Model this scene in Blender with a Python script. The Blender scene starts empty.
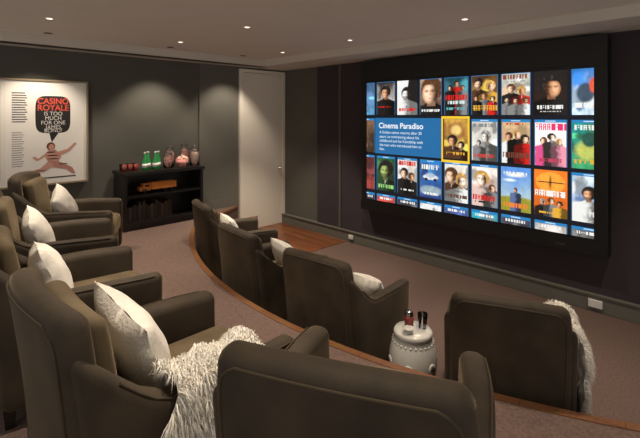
import bpy, bmesh, math, random
from math import sin, cos, pi, radians, sqrt, atan2
from mathutils import Vector, Matrix, noise
random.seed(7)
S = bpy.context.scene
COL = S.collection
T = 0.45      # tier height
H = 1.95      # eye height

# ------------------------------------------------------------------ materials
def mat(name, col, rough=0.6, metal=0.0, col2=None, nscale=8.0, bump=0.0, bscale=200.0,
        sheen=0.0, emis=None, estr=0.0, trans=0.0, coat=0.0, detail=4.0, spec=None):
    m = bpy.data.materials.new(name); m.use_nodes = True
    nt = m.node_tree; b = nt.nodes['Principled BSDF']
    b.inputs['Base Color'].default_value = (*col, 1)
    b.inputs['Roughness'].default_value = rough
    b.inputs['Metallic'].default_value = metal
    if spec is not None: b.inputs['Specular IOR Level'].default_value = spec
    if sheen:
        b.inputs['Sheen Weight'].default_value = sheen
        b.inputs['Sheen Roughness'].default_value = 0.28
        b.inputs['Sheen Tint'].default_value = (1.0, .78, .50, 1)
    if trans: b.inputs['Transmission Weight'].default_value = trans
    if coat: b.inputs['Coat Weight'].default_value = coat
    if emis:
        b.inputs['Emission Color'].default_value = (*emis, 1)
        b.inputs['Emission Strength'].default_value = estr
    tc = nt.nodes.new('ShaderNodeTexCoord')
    if col2:
        n = nt.nodes.new('ShaderNodeTexNoise'); n.inputs['Scale'].default_value = nscale
        n.inputs['Detail'].default_value = detail
        r = nt.nodes.new('ShaderNodeValToRGB')
        r.color_ramp.elements[0].position = .35; r.color_ramp.elements[1].position = .65
        r.color_ramp.elements[0].color = (*col, 1); r.color_ramp.elements[1].color = (*col2, 1)
        nt.links.new(tc.outputs['Object'], n.inputs['Vector'])
        nt.links.new(n.outputs['Fac'], r.inputs['Fac'])
        nt.links.new(r.outputs['Color'], b.inputs['Base Color'])
    if bump:
        n2 = nt.nodes.new('ShaderNodeTexNoise'); n2.inputs['Scale'].default_value = bscale
        n2.inputs['Detail'].default_value = 3
        bp = nt.nodes.new('ShaderNodeBump'); bp.inputs['Strength'].default_value = bump
        bp.inputs['Distance'].default_value = 0.01
        nt.links.new(tc.outputs['Object'], n2.inputs['Vector'])
        nt.links.new(n2.outputs['Fac'], bp.inputs['Height'])
        nt.links.new(bp.outputs['Normal'], b.inputs['Normal'])
    return m

def wood(name, c1, c2, rot=0.0, rough=0.3, plank=0.09):
    m = bpy.data.materials.new(name); m.use_nodes = True
    nt = m.node_tree; b = nt.nodes['Principled BSDF']; b.inputs['Roughness'].default_value = rough
    tc = nt.nodes.new('ShaderNodeTexCoord'); mp = nt.nodes.new('ShaderNodeMapping')
    mp.inputs['Rotation'].default_value = (0, 0, rot)
    br = nt.nodes.new('ShaderNodeTexBrick')
    br.inputs['Scale'].default_value = 1.0
    br.inputs['Brick Width'].default_value = 0.9; br.inputs['Row Height'].default_value = plank
    br.inputs['Mortar Size'].default_value = 0.002
    br.inputs['Color1'].default_value = (*c1, 1); br.inputs['Color2'].default_value = (*c2, 1)
    br.inputs['Mortar'].default_value = (c1[0]*.3, c1[1]*.3, c1[2]*.3, 1)
    n = nt.nodes.new('ShaderNodeTexNoise'); n.inputs['Scale'].default_value = 3
    n.inputs['Detail'].default_value = 6
    mp2 = nt.nodes.new('ShaderNodeMapping'); mp2.inputs['Scale'].default_value = (1.5, 22, 22)
    mp2.inputs['Rotation'].default_value = (0, 0, rot)
    mx = nt.nodes.new('ShaderNodeMixRGB'); mx.blend_type = 'MULTIPLY'; mx.inputs['Fac'].default_value = .6
    nt.links.new(tc.outputs['Object'], mp.inputs['Vector']); nt.links.new(mp.outputs['Vector'], br.inputs['Vector'])
    nt.links.new(tc.outputs['Object'], mp2.inputs['Vector']); nt.links.new(mp2.outputs['Vector'], n.inputs['Vector'])
    nt.links.new(br.outputs['Color'], mx.inputs['Color1']); nt.links.new(n.outputs['Color'], mx.inputs['Color2'])
    nt.links.new(mx.outputs['Color'], b.inputs['Base Color'])
    return m

def vcol_mat(name, strength, rough=0.5):
    m = bpy.data.materials.new(name); m.use_nodes = True
    nt = m.node_tree; b = nt.nodes['Principled BSDF']
    a = nt.nodes.new('ShaderNodeVertexColor'); a.layer_name = 'Col'
    b.inputs['Roughness'].default_value = rough
    if strength > 0:
        b.inputs['Base Color'].default_value = (0.01, 0.01, 0.01, 1)
        nt.links.new(a.outputs['Color'], b.inputs['Emission Color'])
        b.inputs['Emission Strength'].default_value = strength
    else:
        nt.links.new(a.outputs['Color'], b.inputs['Base Color'])
    return m

M_ceiling = mat('ceiling_paint', (.78, .73, .67), .9, col2=(.80, .75, .69), nscale=3)
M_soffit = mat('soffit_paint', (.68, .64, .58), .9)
M_wall = mat('wall_paint_grey', (.103, .101, .088), .85, col2=(.113, .110, .096), nscale=2, bump=.05, bscale=150)
M_wall2 = mat('wall_panel_grey', (.143, .140, .122), .8)
M_fabric = mat('acoustic_fabric', (.044, .034, .040), .95, col2=(.052, .040, .047), nscale=60, bump=.1, bscale=400)
M_base = mat('baseboard_paint', (.150, .147, .126), .6)
M_door = mat('door_paint', (.90, .86, .77), .5)
M_carpet = mat('carpet_mauve', (.125, .078, .064), .97, col2=(.185, .122, .101), nscale=70, bump=.6, bscale=230, detail=6)
M_wood = wood('floor_wood', (.34, .125, .05), (.22, .075, .03), rot=radians(90))
M_nose = wood('nosing_wood', (.32, .15, .07), (.26, .115, .05), rot=radians(80), plank=.5)
M_chair = mat('mohair_brown', (.033, .022, .012), .75, col2=(.056, .039, .022), nscale=6, bump=.2, bscale=330, sheen=.26)
M_welt = mat('mohair_welt', (.060, .042, .022), .8)
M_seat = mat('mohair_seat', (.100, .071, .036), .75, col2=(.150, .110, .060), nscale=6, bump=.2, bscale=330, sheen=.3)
M_leg = mat('dark_leg', (.012, .008, .006), .35)
M_pillow = mat('pillow_cream', (.74, .70, .63), .9, col2=(.80, .77, .71), nscale=30, bump=.3, bscale=90)
M_fur = mat('fur_white', (.86, .82, .74), .8, col2=(.92, .89, .83), nscale=20)
M_console = mat('console_wood', (.011, .009, .008), .3, col2=(.016, .013, .011), nscale=6)
M_black = mat('black_satin', (.006, .006, .006), .5)
M_orange = mat('toy_orange', (.85, .28, .04), .35, coat=.5)
M_chrome = mat('chrome', (.7, .7, .7), .2, metal=1)
M_ceramic = mat('ceramic_white', (.76, .75, .71), .25, coat=.5)
M_ceramic_d = mat('ceramic_hole', (.10, .095, .09), .6)
M_green = mat('bottle_green', (.05, .45, .12), .1, trans=.4)
M_red = mat('red_candy', (.70, .05, .05), .4, col2=(.85, .65, .58), nscale=40)
M_amber = mat('tumbler_red', (.45, .10, .08), .15, trans=.5)
M_glass = mat('jar_glass', (.95, .95, .95), .03, trans=1)
M_pop = mat('popcorn', (.88, .82, .70), .7, col2=(.75, .30, .25), nscale=25)
M_white = mat('white_plastic', (.8, .8, .78), .4)
M_lamp = mat('lamp_glow', (1, .9, .75), .5, emis=(1, .86, .65), estr=1.8)
M_frame = mat('frame_oak', (.30, .24, .16), .4)
M_art = vcol_mat('print_art', 0)
M_screen = vcol_mat('screen_glow', 1.2)
M_txt_w = mat('screen_text_white', (0, 0, 0), .5, emis=(.9, .95, 1), estr=1.0)
M_inkred = mat('ink_red', (.75, .10, .06), .7)
M_book = [mat('book_%d' % i, c, .6) for i, c in enumerate([(.10, .03, .02), (.12, .10, .08), (.03, .04, .06), (.10, .06, .03), (.03, .04, .03)])]

# ------------------------------------------------------------------ helpers
def obj(name, verts, faces, m, parent=None, smooth=False):
    me = bpy.data.meshes.new(name); me.from_pydata(verts, [], faces); me.update()
    bm = bmesh.new(); bm.from_mesh(me); bmesh.ops.recalc_face_normals(bm, faces=bm.faces); bm.to_mesh(me); bm.free()
    o = bpy.data.objects.new(name, me); COL.objects.link(o)
    if m: me.materials.append(m)
    if smooth:
        for p in me.polygons: p.use_smooth = True
    if parent: o.parent = parent
    return o

def empty(name, loc=(0, 0, 0), rz=0.0):
    e = bpy.data.objects.new(name, None); COL.objects.link(e)
    e.location = loc; e.rotation_euler = (0, 0, rz); e.empty_display_size = .1
    return e

def box(name, lo, hi, m, parent=None, bevel=0.0):
    x0, y0, z0 = lo; x1, y1, z1 = hi
    v = [(x0,y0,z0),(x1,y0,z0),(x1,y1,z0),(x0,y1,z0),(x0,y0,z1),(x1,y0,z1),(x1,y1,z1),(x0,y1,z1)]
    f = [(0,3,2,1),(4,5,6,7),(0,1,5,4),(1,2,6,5),(2,3,7,6),(3,0,4,7)]
    o = obj(name, v, f, m, parent)
    if bevel:
        b = o.modifiers.new('bevel', 'BEVEL'); b.width = bevel; b.segments = 2
    return o

def axis_vals(h, r, mid):
    a = [-h, -h + r*.22, -h + r*.5, -h + r*.78]
    n = mid
    core = [-(h-r) + 2*(h-r)*i/n for i in range(n+1)]
    return a + core + [-v for v in reversed(a)]

def rbox(name, half, r, center, m, parent=None, deform=None, mid=(8, 8, 8)):
    hx, hy, hz = half
    r = min(r, hx*.98, hy*.98, hz*.98)
    A = [axis_vals(half[i], r, mid[i]) for i in range(3)]
    verts = []; idx = {}; faces = []
    def V(i, j, k):
        key = (i, j, k)
        if key in idx: return idx[key]
        q = Vector((A[0][i], A[1][j], A[2][k]))
        c = Vector([max(-(half[a]-r), min(half[a]-r, q[a])) for a in range(3)])
        d = q - c
        p = c + d.normalized()*r if d.length > 1e-9 else q
        p = p + Vector(center)
        if deform: p = Vector(deform(p.x, p.y, p.z))
        idx[key] = len(verts); verts.append(tuple(p)); return idx[key]
    nx, ny, nz = len(A[0])-1, len(A[1])-1, len(A[2])-1
    for i in range(nx):
        for j in range(ny):
            for k in (0, nz):
                faces.append((V(i,j,k), V(i+1,j,k), V(i+1,j+1,k), V(i,j+1,k)))
    for i in range(nx):
        for k in range(nz):
            for j in (0, ny):
                faces.append((V(i,j,k), V(i+1,j,k), V(i+1,j,k+1), V(i,j,k+1)))
    for j in range(ny):
        for k in range(nz):
            for i in (0, nx):
                faces.append((V(i,j,k), V(i,j+1,k), V(i,j+1,k+1), V(i,j,k+1)))
    return obj(name, verts, faces, m, parent, smooth=True)

def tube(name, pts, r, m, parent=None, seg=6):
    v = []; f = []
    pts = [Vector(p) for p in pts]
    for i, p in enumerate(pts):
        d = (pts[min(i+1, len(pts)-1)] - pts[max(i-1, 0)]).normalized()
        a = d.orthogonal().normalized() if i == 0 else (a - d*a.dot(d)).normalized()
        b = d.cross(a)
        for s in range(seg):
            t = 2*pi*s/seg; v.append(tuple(p + (a*cos(t) + b*sin(t))*r))
    for i in range(len(pts)-1):
        for s in range(seg):
            s2 = (s+1) % seg
            f.append((i*seg+s, i*seg+s2, (i+1)*seg+s2, (i+1)*seg+s))
    return obj(name, v, f, m, parent, True)

def lathe(name, prof, m, loc=(0,0,0), parent=None, seg=32, smooth=True, axis='Z'):
    v = []; f = []
    for (r, z) in prof:
        for s in range(seg):
            a = 2*pi*s/seg
            p = (r*cos(a), r*sin(a), z)
            if axis == 'Y': p = (p[0], p[2], p[1])
            v.append((p[0]+loc[0], p[1]+loc[1], p[2]+loc[2]))
    n = len(prof)
    for i in range(n-1):
        for s in range(seg):
            s2 = (s+1) % seg
            f.append((i*seg+s, i*seg+s2, (i+1)*seg+s2, (i+1)*seg+s))
    f.append(tuple(range(seg))); f.append(tuple((n-1)*seg+s for s in range(seg)))
    return obj(name, v, f, m, parent, smooth)

def prism(name, poly, z0, z1, m, parent=None):
    n = len(poly)
    v = [(x, y, z0) for x, y in poly] + [(x, y, z1) for x, y in poly]
    f = [tuple(range(n)), tuple(range(n, 2*n))] + [(i, (i+1) % n, n+(i+1) % n, n+i) for i in range(n)]
    return obj(name, v, f, m, parent)

class Art:
    """flat coloured shapes stacked in thin layers -> one mesh with colour attribute"""
    def __init__(s, to3d): s.v = []; s.f = []; s.c = []; s.to3d = to3d
    def poly(s, pts, col, layer):
        b = len(s.v)
        for p in pts: s.v.append(s.to3d(p[0], p[1], layer))
        s.f.append(tuple(range(b, b+len(pts)))); s.c.append(col)
    def rect(s, u0, v0, u1, v1, col, layer): s.poly([(u0,v0),(u1,v0),(u1,v1),(u0,v1)], col, layer)
    def ell(s, cu, cv, ru, rv, col, layer, n=18, a0=0, a1=2*pi):
        s.poly([(cu+ru*cos(a0+(a1-a0)*i/n), cv+rv*sin(a0+(a1-a0)*i/n)) for i in range(n)], col, layer)
    def build(s, name, m, parent=None):
        me = bpy.data.meshes.new(name); me.from_pydata(s.v, [], s.f); me.update()
        ca = me.color_attributes.new('Col', 'FLOAT_COLOR', 'CORNER')
        for p, c in zip(me.polygons, s.c):
            for li in p.loop_indices: ca.data[li].color = (*c, 1)
        me.materials.append(m)
        o = bpy.data.objects.new(name, me); COL.objects.link(o)
        if parent: o.parent = parent
        return o

def text(name, body, size, loc, rot, m, parent=None, align='LEFT', sx=1.0, bold=0.0):
    c = bpy.data.curves.new(name, 'FONT'); c.body = body; c.size = size; c.align_x = align
    c.offset = bold; c.materials.append(m)
    o = bpy.data.objects.new(name, c); COL.objects.link(o)
    o.location = loc; o.rotation_euler = rot; o.scale = (sx, 1, 1)
    if parent: o.parent = parent
    return o

# ------------------------------------------------------------------ room shell
XW, YW = 4.96, 6.03
XL, YF = -1.8, -2.2
box('floor', (XL, YF, -.1), (XW, YW, 0), M_carpet)
CX, CY, CR = 6.65, 2.6, 4.67
def arc_x(y, R=CR): return CX - sqrt(R*R - (y-CY)**2)
edge = []
edge.append((arc_x(0) + (-YF)*.60, YF))
for i in range(41):
    y = 0 + 5.30*i/40
    edge.append((arc_x(y), y))
poly = edge + [(3.97, YW), (XL, YW), (XL, YF)]
prism('floor_tier', poly, 0, T, M_carpet)
def strip(name, pts, w_in, w_out, z0, z1, m):
    L = []; Rr = []
    for i, p in enumerate(pts):
        a = Vector(pts[max(0, i-1)]); b = Vector(pts[min(len(pts)-1, i+1)])
        d = (b-a).normalized(); n = Vector((d.y, -d.x))   # towards +X
        P = Vector(p)
        L.append(P - n*w_in); Rr.append(P + n*w_out)
    v = []; f = []
    for l, r in zip(L, Rr):
        v += [(l.x,l.y,z0),(r.x,r.y,z0),(r.x,r.y,z1),(l.x,l.y,z1)]
    for i in range(len(pts)-1):
        b = i*4
        for k in range(4): f.append((b+k, b+(k+1)%4, b+4+(k+1)%4, b+4+k))
    f.append((0,1,2,3)); e = (len(pts)-1)*4; f.append((e,e+1,e+2,e+3))
    return obj(name, v, f, m)
strip('trim_nosing', edge + [(3.97, YW-.01)], .040, .012, T-.03, T+.005, M_nose)
e1 = (arc_x(5.30), 5.30)
prism('step_landing', [(e1[0]+.02, e1[1]-.02), (e1[0]+.45, e1[1]-.30), (XW-.55, YW), (3.99, YW)], 0, .225, M_wood)
prism('floor_wood_landing', [(3.1, 5.15), (3.95, 4.42), (XW, 4.42), (XW, YW), (3.3, YW)], 0, .008, M_wood)

box('wall_back', (XL, YW, -.1), (XW+.15, YW+.15, 2.95), M_wall)
box('wall_screen', (XW, YF, -.1), (XW+.15, YW, 2.95), M_wall)
box('wall_panel_fabric', (XW-.03, YF, .16), (XW, 5.10, 2.75), M_fabric)
box('trim_panel_edge', (XW-.045, 4.56, .16), (XW-.03, 4.60, 2.75), M_wall)
box('wall_panel_side', (3.28, YW-.02, T), (3.99, YW, 2.75), M_wall2)
box('ceiling', (XL, YF, 2.85), (XW, YW, 2.95), M_ceiling)
SX, SY = 4.25, 5.64
prism('ceiling_soffit', [(XL, SY), (SX, SY), (SX, YF), (XW, YF), (XW, YW), (XL, YW)], 2.75, 2.85, M_soffit)
box('trim_slot_back', (XL, SY+.05, 2.744), (SX+.10, SY+.16, 2.75), M_black)
box('baseboard_back', (XL, YW-.025, T), (3.97, YW, T+.14), M_base)
box('baseboard_screen', (XW-.06, YF, 0), (XW, YW, .16), M_base, bevel=.006)
box('trim_baseboard_cap', (XW-.075, YF, .16), (XW, YW, .175), M_base)
box('wall_outlet', (XW-.085, 1.05, .05), (XW-.06, 1.17, .125), M_white, bevel=.004)
box('wall_outlet.001', (XW-.085, 4.28, .06), (XW-.06, 4.36, .12), M_white, bevel=.004)

# door
d = empty('door_1')
box('leaf', (4.07, YW-.045, .01), (4.90, YW-.01, 2.66), M_door, d, bevel=.004)
box('jamb_left', (4.0, YW-.06, 0), (4.065, YW, 2.72), M_door, d)
box('jamb_right', (4.905, YW-.06, 0), (XW-.001, YW, 2.72), M_door, d)
box('head', (4.065, YW-.06, 2.665), (4.905, YW, 2.72), M_door, d)
lathe('knob', [(.012, 0), (.012, .03), (.028, .04), (.03, .06), (.018, .075)], M_chrome, (0,0,0), d, 16, axis='Y').location = (4.82, YW-.125, 1.0)

# ------------------------------------------------------------------ projection screen
scr = empty('projection_screen')
XS = 4.79
box('case', (XS, .986, .59), (XW-.031, 4.03, 2.72), M_black, scr, bevel=.01)
box('border_top', (XS-.015, .986, 2.44), (XS, 4.03, 2.72), M_black, scr)
box('border_bottom', (XS-.015, .986, .59), (XS, 4.03, .72), M_black, scr)
text('maker_plate', 'cinema', .035, (XS-.018, 1.45, .64), (pi/2, 0, -pi/2), M_chrome, scr)
SW, SHh = 2.826, 1.66
art = Art(lambda u, v, l: (XS - .004 - l*.0007, 3.925 - u*SW, 2.408 - v*SHh))
art.rect(0, 0, 1, 1, (.004, .006, .012), 0)
def clampu(x): return max(0., min(1., x))
def mixc(a, b, t): return (a[0]+(b[0]-a[0])*t, a[1]+(b[1]-a[1])*t, a[2]+(b[2]-a[2])*t)
def sm(a, b, x):
    t = (x-a)/(b-a); t = max(0., min(1., t)); return t*t*(3-2*t)
BL = (.02, .20, .48)
# every printed cover is painted on a fine grid of coloured cells: gradient ground, mottling,
# soft-edged figures with one-sided light, props, lettering bands
def face_paint(c, x, y, F, sd):
    fx, fy, s, skin, hair, coat, turn = F
    k1 = noise.noise(Vector((fx*9, fy*7, sd))); k2 = noise.noise(Vector((fx*5, sd, fy*11)))
    dx = (x-fx)/s; dy = (y-fy)/(s*.92)
    dx += .22*k1*dy
    w_n = noise.noise(Vector((x*11, y*11, sd)))
    sw = 2.0*sm(.9, 1.9, dy) + .45
    a = sm(sw+.2, sw-.15, abs(dx)+w_n*.2)*sm(.85, 1.05, dy)
    if a > 0:
        cc = mixc(coat, (coat[0]*.2, coat[1]*.2, coat[2]*.2), sm(-.7, .9, dx*turn+w_n*.8))
        if abs(dx) < .20*(1.9-dy) and k2 > 0: cc = mixc(cc, (.6, .58, .54), .6)
        c = mixc(c, cc, a)
    if .6 < dy < 1.25 and abs(dx) < .36: c = mixc(c, (skin[0]*.35, skin[1]*.28, skin[2]*.25), .9)
    r = sqrt((dx/(1.0+.25*k2))**2 + ((dy+.18)/(1.05+.2*k1))**2)
    lim = .5 + .9*(k2 > .08)
    c = mixc(c, mixc(hair, (hair[0]*2.2+.02, hair[1]*2.2+.015, hair[2]*2.2+.01), sm(.2, .6, w_n)), sm(1.08, .92, r)*(1 if dy < lim else 0))
    ex = dx + .14*turn
    r = sqrt((ex/.70)**2 + ((dy-.14)/.90)**2)
    a = sm(1.05, .92, r)*sm(-.62, -.48, dy+.25*ex*k1)
    if a > 0:
        lit = max(.05, 1.25 - 1.12*sm(-.15, .55, ex*turn) + .2*w_n)
        f = (skin[0]*lit, skin[1]*lit**1.15, skin[2]*lit**1.25)
        for sx in (-.28, .28):
            q = sqrt(((ex-sx)/.22)**2 + ((dy+.03)/.12)**2)
            f = mixc(f, (f[0]*.2, f[1]*.15, f[2]*.13), .8*sm(1.3, .3, q))
        if abs(ex-.07*turn) < .08 and -.05 < dy < .34: f = (f[0]*.7, f[1]*.62, f[2]*.58)
        q = sqrt((ex/.20)**2 + ((dy-.56)/.07)**2); f = mixc(f, (f[0]*.5, f[1]*.22, f[2]*.2), .7*sm(1.2, .3, q))
        if k1 > .12 and dy > .45: f = mixc(f, hair, .55)
        f = mixc(f, (f[0]*.4, f[1]*.33, f[2]*.3), .75*sm(.55, .95, r))
        c = mixc(c, f, a)
    return c
def paint_poster(u0, v0, u1, v1, D, seed):
    NX, NY = 32, 48
    rr = random.Random(seed)
    letters = []
    for (ty, th, tc, wd) in D.get('t', []):
        x = .5-wd/2
        while x < .5+wd/2-.03:
            w = rr.uniform(.05, .10)*(th/.07)**.5; letters.append((x, x+w*.74, ty, ty+th, tc, rr.random())); x += w
    sc = []
    for k in range(9):
        base = D['a'] if rr.random() < .5 else D['b']; g = rr.choice([.25, .5, 1.8, 2.6])
        sc.append((rr.random(), rr.uniform(.15, .85), rr.uniform(.06, .28), rr.uniform(.04, .20), tuple(min(.9, q*g+.015) for q in base), .35))
    for i in range(NX):
        a0 = u0+(u1-u0)*i/NX; a1 = u0+(u1-u0)*(i+1)/NX
        if a1 <= 0.0005 or a0 >= .9995: continue
        for j in range(NY):
            b0 = v0+(v1-v0)*j/NY; b1 = v0+(v1-v0)*(j+1)/NY
            if b1 <= 0.0005 or b0 >= .9995: continue
            x = (i+.5)/NX; y = (j+.5)/NY
            c = mixc(D['a'], D['b'], sm(0, 1, y + .12*noise.noise(Vector((x*3, y*3, seed)))))
            g = noise.noise(Vector((x*6, y*6, seed*3.1)))*.5 + noise.noise(Vector((x*15, y*15, seed*1.7)))*.35
            k = max(.15, 1 + g*D.get('m', .8)); c = (c[0]*k, c[1]*k, c[2]*k)
            if D.get('m', .8) >= .4:
                for (bx, by, rx, ry, bc, soft) in sc:
                    q = sqrt(((x-bx)/rx)**2 + ((y-by)/ry)**2) + g*.6
                    al = .8*sm(1+soft, 1-soft, q)
                    if al > 0: c = mixc(c, bc, al)
            for (bx, by, rx, ry, bc, soft) in D.get('bl', []):
                q = sqrt(((x-bx)/rx)**2 + ((y-by)/ry)**2)
                al = sm(1+soft, 1-soft, q)
                if al > 0:
                    k = max(.3, 1+g*.5); c = mixc(c, (bc[0]*k, bc[1]*k, bc[2]*k), al)
            for F in D.get('f', []): c = face_paint(c, x, y*1.45, (F[0], F[1]*1.45)+tuple(F[2:]), seed*1.37)
            for (lx0, lx1, ly0, ly1, lc, q) in letters:
                if lx0 <= x <= lx1 and ly0 <= y <= ly1:
                    my = (y-ly0)/(ly1-ly0); mx_ = (x-lx0)/(lx1-lx0)
                    if q < .5 or not (.3 < mx_ < .7 and (.15 < my < .45 or my > .6)): c = lc
            if D.get('blue', True) and j < 3: c = mixc(BL, (.5, .65, .8), 1 if (j == 1 and .35 < x < .65) else 0)
            if D.get('blue', True) and (i == 0 or i == NX-1): c = (.03, .12, .25)
            art.rect(max(0, a0), max(0, b0), min(1, a1), min(1, b1), c, 2)
SK = (.66, .34, .18); SK2 = (.82, .54, .36); PALE = (.85, .70, .56); DK = (.012, .01, .01); BR = (.09, .035, .015); BLO = (.50, .28, .08)
W = (.78, .78, .75); G = (.22, .22, .22); RD = (.60, .015, .01); GD = (.72, .38, .04); GYS = (.5, .5, .5)
cols = [-.066+.1238*i for i in range(9)]
rows = [-.015, .305, .62, .94]
ph = .29; pw = .112
P = {
 (0,0): dict(a=(.05,.1,.2), b=(.1,.3,.5)),
 (1,0): dict(a=(.03,.02,.02), b=(.65,.6,.55), f=[(.5,.36,.26,SK,DK,DK,1)], t=[(.74,.06,RD,.8),(.84,.03,DK,.6)]),
 (2,0): dict(a=(.8,.8,.8), b=(.7,.7,.7), m=.2, bl=[(.95,.5,.45,.8,DK,.05)], f=[(.45,.42,.24,W,DK,W,1)], t=[(.82,.08,RD,.8)], blue=False),
 (3,0): dict(a=(.45,.27,.16), b=(.08,.04,.03), f=[(.54,.38,.50,SK2,BR,DK,1)], t=[(.86,.05,W,.8)]),
 (4,0): dict(a=(.01,.05,.07), b=(.03,.16,.18), bl=[(.5,.75,.45,.05,(.3,.45,.45),.4)], f=[(.5,.22,.11,SK,DK,RD,-1),(.25,.32,.09,SK2,DK,DK,1),(.76,.33,.09,SK,BR,G,-1)], t=[(.50,.12,RD,.88),(.65,.08,(.6,.7,.7),.7),(.82,.06,(.1,.4,.4),.8)]),
 (5,0): dict(a=(.08,.03,.01), b=(.62,.34,.05), f=[(.28,.26,.19,SK2,DK,BR,1),(.73,.33,.18,SK2,BLO,GD,-1),(.5,.55,.12,SK,BR,G,1),(.2,.6,.09,SK,DK,DK,1),(.82,.62,.09,SK2,DK,RD,1)], t=[(.78,.11,GD,.9)]),
 (6,0): dict(a=(.50,.52,.46), b=(.45,.30,.18), f=[(.35,.40,.15,SK2,BR,DK,1),(.7,.46,.14,SK,BLO,RD,-1),(.22,.66,.1,SK2,DK,G,1),(.52,.68,.11,SK2,DK,G,1),(.82,.68,.1,SK,BR,W,-1)], t=[(.08,.10,(.25,.05,.03),.85),(.22,.03,G,.6)]),
 (7,0): dict(a=DK, b=(.03,.012,.008), m=.3, f=[(.52,.40,.34,SK,DK,DK,-1)], t=[(.80,.08,W,.8),(.91,.02,GYS,.6)], blue=False),
 (8,0): dict(a=(.02,.16,.5), b=(.6,.75,.85), bl=[(.4,.55,.25,.2,(.05,.08,.12),.2),(.6,.4,.1,.15,(.7,.1,.05),.2)], t=[(.75,.1,W,.8)]),
 (0,1): dict(a=(.2,.1,.05), b=(.05,.03,.02)),
 (1,1): dict(a=(.1,.1,.1), b=(.1,.1,.1)), (2,1): dict(a=(.1,.1,.1), b=(.1,.1,.1)), (3,1): dict(a=(.1,.1,.1), b=(.1,.1,.1)),
 (4,1): dict(a=(.60,.34,.06), b=(.10,.04,.015), bl=[(.5,.3,.42,.22,(.35,.16,.04),.3),(.5,.28,.2,.12,(.85,.6,.2),.4)], f=[(.35,.55,.2,SK,DK,BR,1),(.7,.66,.14,SK2,DK,BR,1)], t=[(.84,.06,GD,.8)], blue=False),
 (5,1): dict(a=(.58,.55,.48), b=(.74,.72,.66), m=.4, bl=[(.5,.7,.35,.10,(.12,.12,.12),.2)], f=[(.55,.42,.20,(.68,.64,.58),G,(.3,.3,.28),1),(.3,.58,.1,(.6,.56,.5),DK,G,1)], t=[(.10,.08,G,.85),(.84,.08,(.5,.05,.04),.8)]),
 (6,1): dict(a=(.62,.42,.22), b=(.35,.2,.12), f=[(.28,.40,.15,SK,BR,W,1),(.55,.34,.14,SK2,BLO,DK,-1),(.80,.44,.14,SK2,DK,RD,-1)], bl=[(.5,.85,.6,.18,(.78,.74,.64),.15)], t=[(.08,.05,RD,.6),(.76,.12,(.15,.05,.03),.85)]),
 (7,1): dict(a=(.90,.88,.84), b=(.88,.74,.74), m=.2, bl=[(.5,.78,.45,.05,(.8,.2,.35),.3)], f=[(.30,.46,.11,SK2,BR,(.7,.08,.25),1),(.54,.38,.12,PALE,DK,(.15,.12,.12),-1),(.76,.48,.10,SK2,BLO,(.8,.3,.4),-1)], t=[(.08,.15,(.75,.03,.15),.9),(.84,.08,(.5,.05,.1),.7)]),
 (8,1): dict(a=(.01,.28,.25), b=(.05,.35,.14), bl=[(.5,.62,.38,.2,(.5,.55,.12),.3),(.5,.4,.2,.15,(.02,.08,.06),.2)], t=[(.10,.10,W,.8),(.82,.07,GD,.8)]),
 (0,2): dict(a=(.1,.02,.02), b=(.3,.05,.04)),
 (1,2): dict(a=(.02,.10,.03), b=(.01,.03,.015), f=[(.5,.40,.36,(.3,.4,.12),DK,(.02,.06,.02),1)], t=[(.82,.09,(.3,.6,.2),.8)]),
 (2,2): dict(a=(.75,.72,.66), b=(.04,.02,.02), f=[(.36,.42,.2,SK2,DK,DK,1),(.7,.5,.15,SK,BR,DK,-1)], t=[(.08,.13,RD,.88),(.85,.05,W,.7)]),
 (3,2): dict(a=(.03,.18,.55), b=(.02,.05,.20), m=.4, bl=[(.5,.45,.34,.07,(.7,.72,.75),.15),(.5,.40,.2,.06,(.4,.5,.6),.2),(.3,.51,.07,.035,DK,.2),(.7,.51,.07,.035,DK,.2),(.5,.8,.5,.12,(.3,.4,.45),.3)], t=[(.12,.12,W,.8),(.86,.05,W,.7)]),
 (4,2): dict(a=(.80,.76,.68), b=(.45,.27,.14), m=.4, f=[(.30,.34,.27,SK2,BR,BR,1),(.70,.46,.26,PALE,BLO,W,-1)], t=[(.82,.08,(.12,.05,.03),.85)]),
 (5,2): dict(a=(.88,.78,.70), b=(.75,.35,.25), m=.4, f=[(.42,.34,.27,PALE,BLO,(.7,.5,.45),1),(.78,.55,.13,SK2,BR,G,-1)], t=[(.72,.13,RD,.9),(.88,.03,DK,.7)]),
 (6,2): dict(a=(.10,.28,.70), b=(.45,.60,.60), m=.3, bl=[(.5,1.0,1.2,.34,(.30,.28,.03),.08),(.5,.18,.3,.04,(.8,.8,.8),.5),(.3,.3,.2,.03,(.75,.8,.85),.5)], f=[(.5,.52,.075,SK,BR,(.10,.15,.3),1)], t=[(.10,.06,W,.8),(.82,.09,(.80,.2,.03),.8)], blue=False),
 (7,2): dict(a=(.85,.20,.02), b=(.60,.10,.01), m=.3, bl=[(.5,.26,.44,.22,(.92,.34,.04),.06),(.5,.26,.018,.22,DK,.3),(.5,.26,.42,.012,DK,.3),(.5,.88,.6,.10,(.20,.03,.01),.2)], f=[(.26,.70,.09,SK,G,DK,1),(.52,.66,.10,SK2,BR,G,-1),(.78,.71,.09,SK,DK,GD,1)], t=[(.44,.13,W,.94),(.9,.04,GD,.7)], blue=False),
 (8,2): dict(a=(.7,.8,.88), b=(.1,.25,.6), m=.4, f=[(.5,.42,.20,SK,DK,W,1)], t=[(.78,.1,W,.8)]),
}
for i in range(9):
    P[(i, 3)] = dict(a=[(.02,.02,.03),(.45,.05,.04),(.03,.03,.05),(.7,.7,.7),(.06,.10,.3),(.02,.4,.5),(.05,.05,.08),(.5,.45,.42),(.1,.1,.1)][i], b=(.1,.1,.1), t=[(.08,.07,W,.7)])
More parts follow.
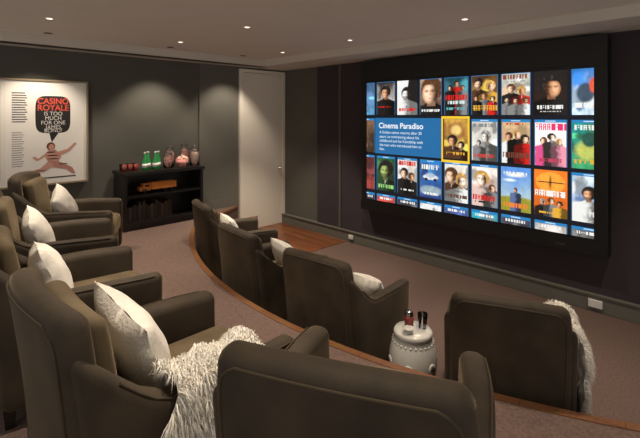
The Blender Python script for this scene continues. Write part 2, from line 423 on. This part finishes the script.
for (i, r), D in P.items():
    if r == 1 and i in (1, 2, 3): continue
    paint_poster(cols[i]+.006, rows[r], cols[i]+pw+.006, rows[r]+ph, D, i*7+r*3+1)
art.rect(.055, .30, .425, .60, (.015, .13, .32), 4)
for a in [(.422,.285,.552,.303),(.422,.607,.552,.625),(.422,.285,.430,.625),(.544,.285,.552,.625)]:
    art.rect(*a, (.85, .52, .03), 5)
art.build('image_area', M_screen, scr)
RT = (pi/2, 0, -pi/2)
def st(name, s, size, u, v, bold=0): text(name, s, size, (XS-.018, 3.925-u*SW, 2.408-v*SHh), RT, M_txt_w, scr, bold=bold)
st('panel_title', 'Cinema Paradiso', .105, .080, .385, .002)
st('panel_text', 'A Sicilian native returns after 30', .052, .085, .430)
st('panel_text_b', 'years, to reminiscing about his', .052, .085, .465)
st('panel_text_c', 'childhood and his friendship with', .052, .085, .500)
st('panel_text_d', 'the man who introduced him to', .052, .085, .535)
st('panel_text_e', 'film.', .052, .085, .570)

# ------------------------------------------------------------------ framed poster on back wall
fp = empty('framed_poster')
YP = YW - .045
FX0, FX1, FZ0, FZ1 = .15, 1.70, 1.105, 2.375
box('backing', (FX0, YP, FZ0), (FX1, YW-.001, FZ1), M_frame, fp)
for n, lo, hi in [('rail_top', (FX0, YP-.02, FZ1-.02), (FX1, YP, FZ1)), ('rail_bottom', (FX0, YP-.02, FZ0), (FX1, YP, FZ0+.02)),
                  ('rail_left', (FX0, YP-.02, FZ0+.02), (FX0+.02, YP, FZ1-.02)), ('rail_right', (FX1-.02, YP-.02, FZ0+.02), (FX1, YP, FZ1-.02))]:
    box(n, lo, hi, M_frame, fp)
pa = Art(lambda x, z, l: (x, YP - .002 - l*.001, z))
pa.rect(FX0+.02, FZ0+.02, FX1-.02, FZ1-.02, (.86, .84, .78), 0)
pa.rect(.25, 1.2, .80, 2.28, (.74, .72, .68), 1)
pa.ell(.6, 1.95, .14, .2, (.08, .08, .08), 2); pa.ell(.6, 1.92, .09, .14, (.45, .42, .38), 3)
pa.poly([(.42, 1.3), (.5, 1.75), (.7, 1.75), (.79, 1.3)], (.12, .12, .12), 2)
pa.rect(.84, 1.14, 1.655, 2.33, (.90, .88, .84), 1)
bub = []
for i in range(36):
    a = 2*pi*i/36
    cx_, cz_ = 1.315, 1.955
    bub.append((cx_ + .185*math.copysign(abs(cos(a))**.45, cos(a)), cz_ + .225*math.copysign(abs(sin(a))**.45, sin(a))))
pa.poly(bub, (.02, .018, .018), 2)
pa.poly([(1.27, 1.745), (1.38, 1.745), (1.30, 1.62)], (.02, .018, .018), 2)
FC = (.62, .33, .26)
pa.ell(1.29, 1.57, .045, .05, (.15, .04, .02), 3); pa.ell(1.295, 1.56, .03, .038, FC, 4)
pa.poly([(1.26,1.52),(1.34,1.53),(1.40,1.44),(1.36,1.36),(1.26,1.38),(1.23,1.45)], FC, 3)
pa.poly([(1.24,1.46),(1.15,1.40),(1.10,1.44),(1.12,1.46),(1.16,1.43),(1.25,1.50)], FC, 4)
pa.poly([(1.36,1.50),(1.47,1.53),(1.55,1.61),(1.57,1.59),(1.49,1.50),(1.38,1.45)], FC, 4)
pa.poly([(1.26,1.40),(1.38,1.38),(1.52,1.30),(1.56,1.22),(1.52,1.22),(1.46,1.28),(1.30,1.32)], (.50, .24, .20), 4)
pa.poly([(1.26,1.39),(1.33,1.34),(1.22,1.27),(1.08,1.25),(1.06,1.28),(1.18,1.31)], FC, 5)
for q in [(1.27,1.50,.05,.006),(1.29,1.46,.06,.006),(1.29,1.42,.06,.006),(1.40,1.35,.05,.006),(1.16,1.285,.06,.005)]:
    pa.ell(q[0]+.02, q[1], q[2], q[3], (.08, .03, .03), 6)
pa.rect(1.10, 1.185, 1.56, 1.20, (.05, .05, .05), 3)
for k in range(13):
    pa.rect(.90, 2.20-k*.028, .90+.13+.03*((k*7) % 3)/3, 2.213-k*.028, (.10, .09, .09), 2)
for k in range(16):
    pa.rect(.90, 1.74-k*.026, .90+.10+.03*((k*5) % 3)/3, 1.749-k*.026, (.3, .28, .28), 2)
pa.build('print', M_art, fp)
RB = (pi/2, 0, 0)
for k, s in enumerate(['CASINO', 'ROYALE', 'IS TOO', 'MUCH', 'FOR ONE', 'JAMES', 'BOND!']):
    big = k < 2
    text('lettering_%d' % k, s, .098 if big else .066, (1.315, YP-.008, [2.085, 2.005, 1.945, 1.89, 1.835, 1.78, 1.74][k]), RB,
         M_inkred if big else M_white, fp, 'CENTER', sx=.92, bold=.002 if big else .0)

# ------------------------------------------------------------------ armchairs
def ss(t):
    t = max(0., min(1., t)); return t*t*(3-2*t)
def lean(z): return -.10*max(0, (z-.1)/.86)**1.4
def armchair(bx, by, z, ang, name='armchair'):
    a = radians(ang)
    e = empty(name, (bx + .43*cos(a), by + .43*sin(a), z), a)
    def dback(x, y, zz):
        t = max(0, (zz-.1)/.86)
        w = 1.0 + .04*t - .05*ss((t-.8)/.2)
        zz2 = zz - .022*(y/.3)**2*ss((t-.6)/.4)
        return (x + lean(zz) + .05*(y/.31)**2*(.3+.7*t), y*w, zz2)
    rbox('back', (.052, .305, .425), .045, (-.348, 0, .525), M_chair, e, dback, (2, 10, 10))
    path = []
    for k in range(13): path.append((-.275, .12 + .74*k/12))
    for k in range(1, 6): t = pi/2*k/6; path.append((-.275 + .045*(1-cos(t)), .86 + .055*sin(t)))
    for k in range(13): path.append((-.230 + .46*k/12, .92))
    for (yy, zz) in reversed(path[:18]): path.append((-yy, zz))
    tube('welt', [dback(-.3985, yy, zz) for yy, zz in path], .0045, M_welt, e)
    def dcush(x, y, zz):
        k = (1-(y/.25)**2)*(1-((zz-.64)/.24)**2)
        return (x + lean(zz)*.95 + .03*max(0, k) + .03*(y/.31)**2, y, zz)
    rbox('back_cushion', (.045, .235, .235), .042, (-.262, 0, .645), M_seat, e, dcush, (2, 10, 10))
    for sgn, nm in ((1, 'arm_left'), (-1, 'arm_right')):
        def darm(x, y, zz):
            h = .61 + .24*ss((-.12-x)/.25) - .01*ss((x-.1)/.3)
            f = (zz-.09)/.52
            z2 = .09 + f*(h-.09)
            k = ss((-.06-x)/.25)
            bow = .025*sin(pi*min(1, max(0, (x+.34)/.74)))
            return (x + lean(z2)*k, y + sgn*(bow + .02*f*ss((x+.1)/.4)), z2)
        rbox(nm, (.375, .050, .26), .042, (.035, sgn*.290, .35), M_chair, e, darm, (12, 2, 6))
        tube('arm_welt', [darm(-.24 + .60*k/16, sgn*(.290+.040), .602) for k in range(17)], .004, M_welt, e)
    rbox('seat_base', (.355, .25, .10), .02, (.03, 0, .20), M_chair, e)
    def dseat(x, y, zz):
        return (x, y, zz + .02*(1-(y/.25)**2)*(1 if zz > .38 else 0))
    rbox('seat_cushion', (.31, .238, .085), .05, (.10, 0, .375), M_seat, e, dseat)
    for lx in (-.30, .34):
        for ly in (-.28, .28):
            v = []
            for zz, r in ((0, .018), (.11, .028)):
                v += [(lx-r, ly-r, zz), (lx+r, ly-r, zz), (lx+r, ly+r, zz), (lx-r, ly+r, zz)]
            obj('leg', v, [(0,1,2,3),(4,5,6,7),(0,1,5,4),(1,2,6,5),(2,3,7,6),(3,0,4,7)], M_leg, e)
    return e

def pillow(chair, lx, ly, lz, size=.44, tilt=-22, roll=12, yaw=0, thick=.085):
    n = 18; v = []; f = []
    def pt(i, j, s):
        a = -1+2*i/n; b = -1+2*j/n
        ea = 1-abs(a)**2.2; eb = 1-abs(b)**2.2
        t = thick*max(0, ea*eb)**.45
        pin = 1-.07*(1-abs(b)**2)*abs(a); pin2 = 1-.07*(1-abs(a)**2)*abs(b)
        w = .006*noise.noise(Vector((a*2.5+lx*9, b*2.5+ly*7, s)))
        return (s*t + w, a*size/2*pin, b*size/2*pin2)
    for s in (1, -1):
        for i in range(n+1):
            for j in range(n+1): v.append(pt(i, j, s))
    N = (n+1)*(n+1)
    for s in (0, 1):
        for i in range(n):
            for j in range(n):
                q = s*N + i*(n+1)+j
                f.append((q, q+1, q+n+2, q+n+1))
    o = obj('throw_pillow', v, f, M_pillow, None, True)
    bm = bmesh.new(); bm.from_mesh(o.data); bmesh.ops.remove_doubles(bm, verts=bm.verts, dist=.0005)
    bmesh.ops.recalc_face_normals(bm, faces=bm.faces); bm.to_mesh(o.data); bm.free()
    R = Matrix.Rotation(chair.rotation_euler.z, 4, 'Z')
    o.matrix_world = Matrix.Translation(chair.location) @ R @ Matrix.Translation((lx, ly, lz)) @ Matrix.Rotation(radians(yaw), 4, 'Z') \
        @ Matrix.Rotation(radians(tilt), 4, 'Y') @ Matrix.Rotation(radians(roll), 4, 'X')
    return o

def fur_throw(chair, path, x0, x1, n_strand=9000, length=.07, seed=1):
    rnd = random.Random(seed)
    P = [Vector((0, p[0], p[1])) for p in path]
    seg = [0]
    for a, b in zip(P, P[1:]): seg.append(seg[-1] + (b-a).length)
    tot = seg[-1]
    def at(s):
        s = max(0, min(tot, s))
        for i in range(len(P)-1):
            if s <= seg[i+1] or i == len(P)-2:
                t = (s-seg[i])/(seg[i+1]-seg[i]); return P[i].lerp(P[i+1], t)
    def surf(t, s):
        p = at(s*tot)
        q0 = at(s*tot-.01); q1 = at(s*tot+.01)
        d = (q1-q0).normalized() if (q1-q0).length > 0 else Vector((0, 0, -1))
        n = Vector((0, d.z, -d.y))
        edge_w = .03*sin(s*9+seed) + .02*sin(s*23+1)
        x = x0 + (x1-x0)*t + edge_w*(2*t-1)
        w = .012*sin(t*14+s*5) + .01*noise.noise(Vector((t*6, s*9, seed)))
        return Vector((x, p.y, p.z)) + n*w, n
    v = []; f = []
    nu, nv = 14, 40
    for i in range(nv+1):
        for j in range(nu+1): v.append(tuple(surf(j/nu, i/nv)[0]))
    for i in range(nv):
        for j in range(nu):
            q = i*(nu+1)+j; f.append((q, q+1, q+nu+2, q+nu+1))
    for _ in range(n_strand):
        t = rnd.random(); s = rnd.random()
        p, n = surf(t, s)
        cl = noise.noise_vector(Vector((t*10, s*22, seed)))
        L = length*rnd.uniform(.6, 1.25)
        dr = (n*.75 + cl*.8 + Vector((rnd.uniform(-.4, .4), rnd.uniform(-.4, .4), rnd.uniform(-.5, .1)))).normalized()
        side = dr.cross(Vector((rnd.uniform(-1, 1), rnd.uniform(-1, 1), .3))).normalized()*.0018
        p1 = p + dr*L*.5
        dr2 = (dr*.5 + Vector((cl.x*.5, cl.y*.3, -.9))).normalized()
        p2 = p1 + dr2*L*.6
        b = len(v)
        v += [tuple(p-side), tuple(p+side), tuple(p1+side*.8), tuple(p1-side*.8), tuple(p2)]
        f += [(b, b+1, b+2, b+3), (b+3, b+2, b+4)]
    me = bpy.data.meshes.new('fur_throw'); me.from_pydata(v, [], f); me.update()
    for p in me.polygons: p.use_smooth = True
    me.materials.append(M_fur)
    o = bpy.data.objects.new('fur_throw', me); COL.objects.link(o)
    o.location = chair.location; o.rotation_euler = chair.rotation_euler
    return o

# front row
c1 = armchair(2.46, 4.50, 0, -14)
c2 = armchair(2.13, 3.27, 0, -3)
c3 = armchair(2.13, 2.25, 0, 7)
c4 = armchair(2.37, .95, 0, 24)
# back row
cA = armchair(.69, .665, T, 27)
cB = armchair(.31, 1.64, T, 1)
cC = armchair(.27, 2.80, T, -6)
cC2 = armchair(.42, 3.86, T, -14)
cD = armchair(.82, 4.92, T, -27)
pillow(cB, -.10, .02, .62, .42, -22, 10)
pillow(cC, -.10, .02, .60, .38, -22, -8)
pillow(cC2, -.10, -.02, .60, .38, -22, 12)
pillow(cD, -.06, -.02, .60, .38, -24, 20)
pillow(c1, -.06, .02, .58, .34, -24, 8)
pillow(c2, .12, -.04, .57, .34, -30, 14)
pillow(c3, .14, -.12, .53, .28, -30, 5)
fur_throw(cB, [(-.02, .49), (-.12, .50), (-.20, .53), (-.225, .60), (-.25, .64), (-.32, .655), (-.375, .635), (-.395, .5), (-.41, .3), (-.42, .08)], -.13, .20, 34000, .055, 3)
fur_throw(c4, [(-.25, .72), (-.29, .74), (-.34, .73), (-.375, .68), (-.385, .5), (-.395, .3), (-.405, .08)], -.26, .10, 20000, .055, 5)

# ------------------------------------------------------------------ garden stool with drinks
GX, GY = 2.615, 1.72
gs = empty('garden_stool', (GX, GY, 0))
lathe('body', [(.125, 0), (.135, .012), (.135, .03), (.128, .036), (.15, .09), (.165, .15), (.17, .21), (.165, .27), (.15, .33), (.130, .375), (.137, .382), (.137, .405), (.128, .418), (.06, .425)], M_ceramic, parent=gs, seg=48)
v = []; f = []
def add_ico(v, f, c, r):
    bm = bmesh.new(); bmesh.ops.create_icosphere(bm, subdivisions=2, radius=r)
    b = len(v)
    for q in bm.verts: v.append((q.co.x+c[0], q.co.y+c[1], q.co.z+c[2]))
    for q in bm.faces: f.append(tuple(b+w.index for w in q.verts))
    bm.free()
for zz, rr in ((.075, .143), (.345, .143)):
    for k in range(26):
        a = 2*pi*k/26; add_ico(v, f, (rr*cos(a), rr*sin(a), zz), .008)
obj('studs', v, f, M_ceramic, gs, True)
for k in range(6):
    a = 2*pi*k/6+.4
    for rr, zz, m in ((.032, 0, M_ceramic), (.021, .004, M_ceramic_d)):
        o = lathe('piercing', [(rr, 0), (rr, .006), (rr*.85, .009)], m, parent=gs, seg=20)
        o.rotation_euler = (0, pi/2, a); o.location = ((.165+zz)*cos(a), (.165+zz)*sin(a), .21)
dc = empty('drink_can', (GX-.02, GY+.02, .426))
lathe('can', [(.026, 0), (.032, .006), (.032, .105), (.026, .118), (.027, .122)], M_chrome, parent=dc, seg=24)
lathe('label', [(.0325, .02), (.0326, .09)], mat('can_label', (.25, .05, .04), .3), parent=dc, seg=24)
dg = empty('drinking_glass', (GX+.055, GY-.045, .426))
lathe('glass', [(.028, 0), (.036, .1), (.034, .1), (.027, .006)], M_glass, parent=dg, seg=24)
lathe('snacks', [(.026, .008), (.031, .06), (.02, .068)], M_pop, parent=dg, seg=16)
db = empty('snack_bowl', (GX-.08, GY-.02, .426))
lathe('bowl', [(.02, 0), (.03, .02), (.04, .035), (.035, .035), (.02, .008)], M_ceramic, parent=db, seg=24)

# ------------------------------------------------------------------ console
K = empty('console_table', (0, 0, 0))
x0, x1, y0, y1, zt = 2.02, 3.13, YW-.40, YW-.03, T+.76
box('top', (x0-.02, y0-.02, zt-.045), (x1+.02, y1, zt), M_console, K, .004)
box('side_left', (x0, y0, T+.0), (x0+.04, y1, zt-.045), M_console, K)
box('side_right', (x1-.04, y0, T+.0), (x1, y1, zt-.045), M_console, K)
box('shelf_bottom', (x0+.04, y0, T+.06), (x1-.04, y1, T+.10), M_console, K)
box('shelf_middle', (x0+.04, y0+.01, T+.42), (x1-.04, y1, T+.45), M_console, K)
box('back_panel', (x0+.04, y1-.015, T+.10), (x1-.04, y1, zt-.045), M_console, K)
box('plinth', (x0+.04, y0+.02, T), (x1-.04, y0+.04, T+.06), M_console, K)
bk_v = empty('book_row')
x = x0+.08; i = 0
while x < x1-.45:
    w = random.uniform(.018, .04); h = random.uniform(.17, .25)
    box('book', (x, y0+.12, T+.10), (x+w, y0+.30, T+.10+h), M_book[i % 5], bk_v); x += w+.002; i += 1
tk = empty('toy_truck', (2.50, y0+.12, T+.45))
rbox('cab', (.055, .05, .05), .015, (-.155, 0, .085), M_orange, tk, mid=(2,2,2))
rbox('hood', (.03, .045, .03), .012, (-.225, 0, .06), M_orange, tk, mid=(2,2,2))
box('windows', (-.185, -.052, .09), (-.125, .052, .12), M_black, tk)
box('bed_floor', (-.10, -.055, .05), (.25, .055, .065), M_orange, tk)
box('bed_side_near', (-.10, -.06, .05), (.25, -.052, .135), M_orange, tk)
box('bed_side_far', (-.10, .052, .05), (.25, .06, .135), M_orange, tk)
box('tailgate', (.242, -.055, .05), (.25, .055, .135), M_orange, tk)
box('headboard', (-.10, -.055, .05), (-.09, .055, .15), M_orange, tk)
box('chassis', (-.24, -.03, .035), (.24, .03, .05), M_black, tk)
for wx in (-.19, .10, .19):
    for wy in (-.06, .045):
        lathe('wheel', [(.012, 0), (.032, .002), (.032, .016), (.012, .018)], M_black, parent=tk, seg=20, axis='Y').location = (wx, wy, .032)
def bottle(x, y):
    e = empty('soda_bottle', (x, y, zt))
    lathe('glass', [(.030, 0), (.037, .01), (.037, .12), (.015, .18), (.013, .225)], M_green, parent=e, seg=20)
    lathe('cap', [(.016, .225), (.016, .245)], M_white, parent=e, seg=16)
    lathe('label', [(.0375, .04), (.0376, .09)], M_white, parent=e, seg=20)
for i, bx in enumerate((2.32, 2.39, 2.46, 2.53)): bottle(bx, y0+.08+.07*(i % 2))
for gx in (2.06, 2.135, 2.21):
    for gy in (.10, .19):
        e = empty('tumbler', (gx, y0+gy, zt))
        lathe('glass', [(.026, 0), (.032, .095), (.030, .095), (.024, .006)], M_amber if gy < .15 else M_glass, parent=e, seg=18)
def jar(x, y, r, h, m):
    e = empty('candy_jar', (x, y, zt))
    lathe('contents', [(r*.85, .01), (r*.92, .02), (r*.92, h*.7), (r*.6, h*.8)], m, parent=e, seg=24)
    lathe('glass', [(r*.9, 0), (r, .012), (r, h*.82), (r*.8, h*.92), (r*.82, h), (r*.76, h), (r*.74, h*.92), (r*.95, h*.80), (r*.95, .012)], M_glass, parent=e, seg=24)
    lathe('lid', [(r*.85, h), (r*.85, h+.012), (r*.25, h+.03), (r*.2, h+.05)], M_glass, parent=e, seg=24)
jar(2.65, y0+.10, .065, .20, M_red); jar(2.74, y0+.24, .065, .27, M_pop); jar(2.965, y0+.25, .06, .30, M_red); jar(3.06, y0+.12, .07, .25, M_pop)
bw = empty('popcorn_bowl', (2.86, y0+.11, zt))
lathe('bowl', [(.05, 0), (.08, .05), (.090, .11), (.086, .11), (.075, .05), (.045, .008)], M_red, parent=bw, seg=28)
v = []; f = []
for k in range(60):
    a = random.uniform(0, 2*pi); r = .072*sqrt(random.random())
    add_ico(v, f, (r*cos(a), r*sin(a), .10+.05*(1-(r/.085)**2)+random.uniform(-.01, .01)), random.uniform(.012, .018))
obj('popcorn', v, f, M_pop, bw, True)

# ------------------------------------------------------------------ downlights
def downlight(x, y, power, z=2.85, size=78, tilt=0, visible=True):
    e = empty('recessed_downlight', (x, y, z))
    lathe('trim_ring', [(.036, -.004), (.044, -.003), (.046, 0)], M_white if visible else M_black, parent=e, seg=28)
    if visible: lathe('lens', [(.026, -.006), (.024, -.0055)], M_lamp, parent=e, seg=24)
    L = bpy.data.lights.new('downlight', 'SPOT'); L.energy = power; L.spot_size = radians(size); L.spot_blend = .6
    L.color = (1, .84, .66); L.shadow_soft_size = .04
    o = bpy.data.objects.new('lamp', L); COL.objects.link(o); o.location = (0, 0, -.03)
    o.rotation_euler = (radians(tilt), 0, 0); o.parent = e
for (x, y, p) in [(2.52, 3.64, 110), (3.77, 1.91, 90), (3.84, 3.41, 90), (1.06, 3.30, 110), (2.45, 4.96, 75), (3.9, 4.75, 165),
                  (.98, 4.60, 110), (1.0, 2.0, 125), (1.0, .80, 60), (2.5, 1.2, 110), (3.8, .4, 70)]:
    downlight(x, y, p)
for (x, y, p) in [(1.15, 5.45, 58), (2.55, 5.45, 66), (3.7, 5.45, 55)]:
    downlight(x, y, p, size=88, tilt=14, visible=False)

# ------------------------------------------------------------------ world, camera
w = bpy.data.worlds.new('world'); S.world = w; w.use_nodes = True
bg = w.node_tree.nodes['Background']; bg.inputs['Color'].default_value = (1, .93, .84, 1); bg.inputs['Strength'].default_value = .66

cam = bpy.data.cameras.new('camera'); cam.lens = 24.02; cam.sensor_width = 36
cam.shift_y = -.1625; cam.clip_start = .05
co = bpy.data.objects.new('camera', cam); COL.objects.link(co)
co.location = (0, 0, H); co.rotation_euler = (pi/2, 0, radians(-44.39))
S.camera = co
S.view_settings.view_transform = 'Standard'
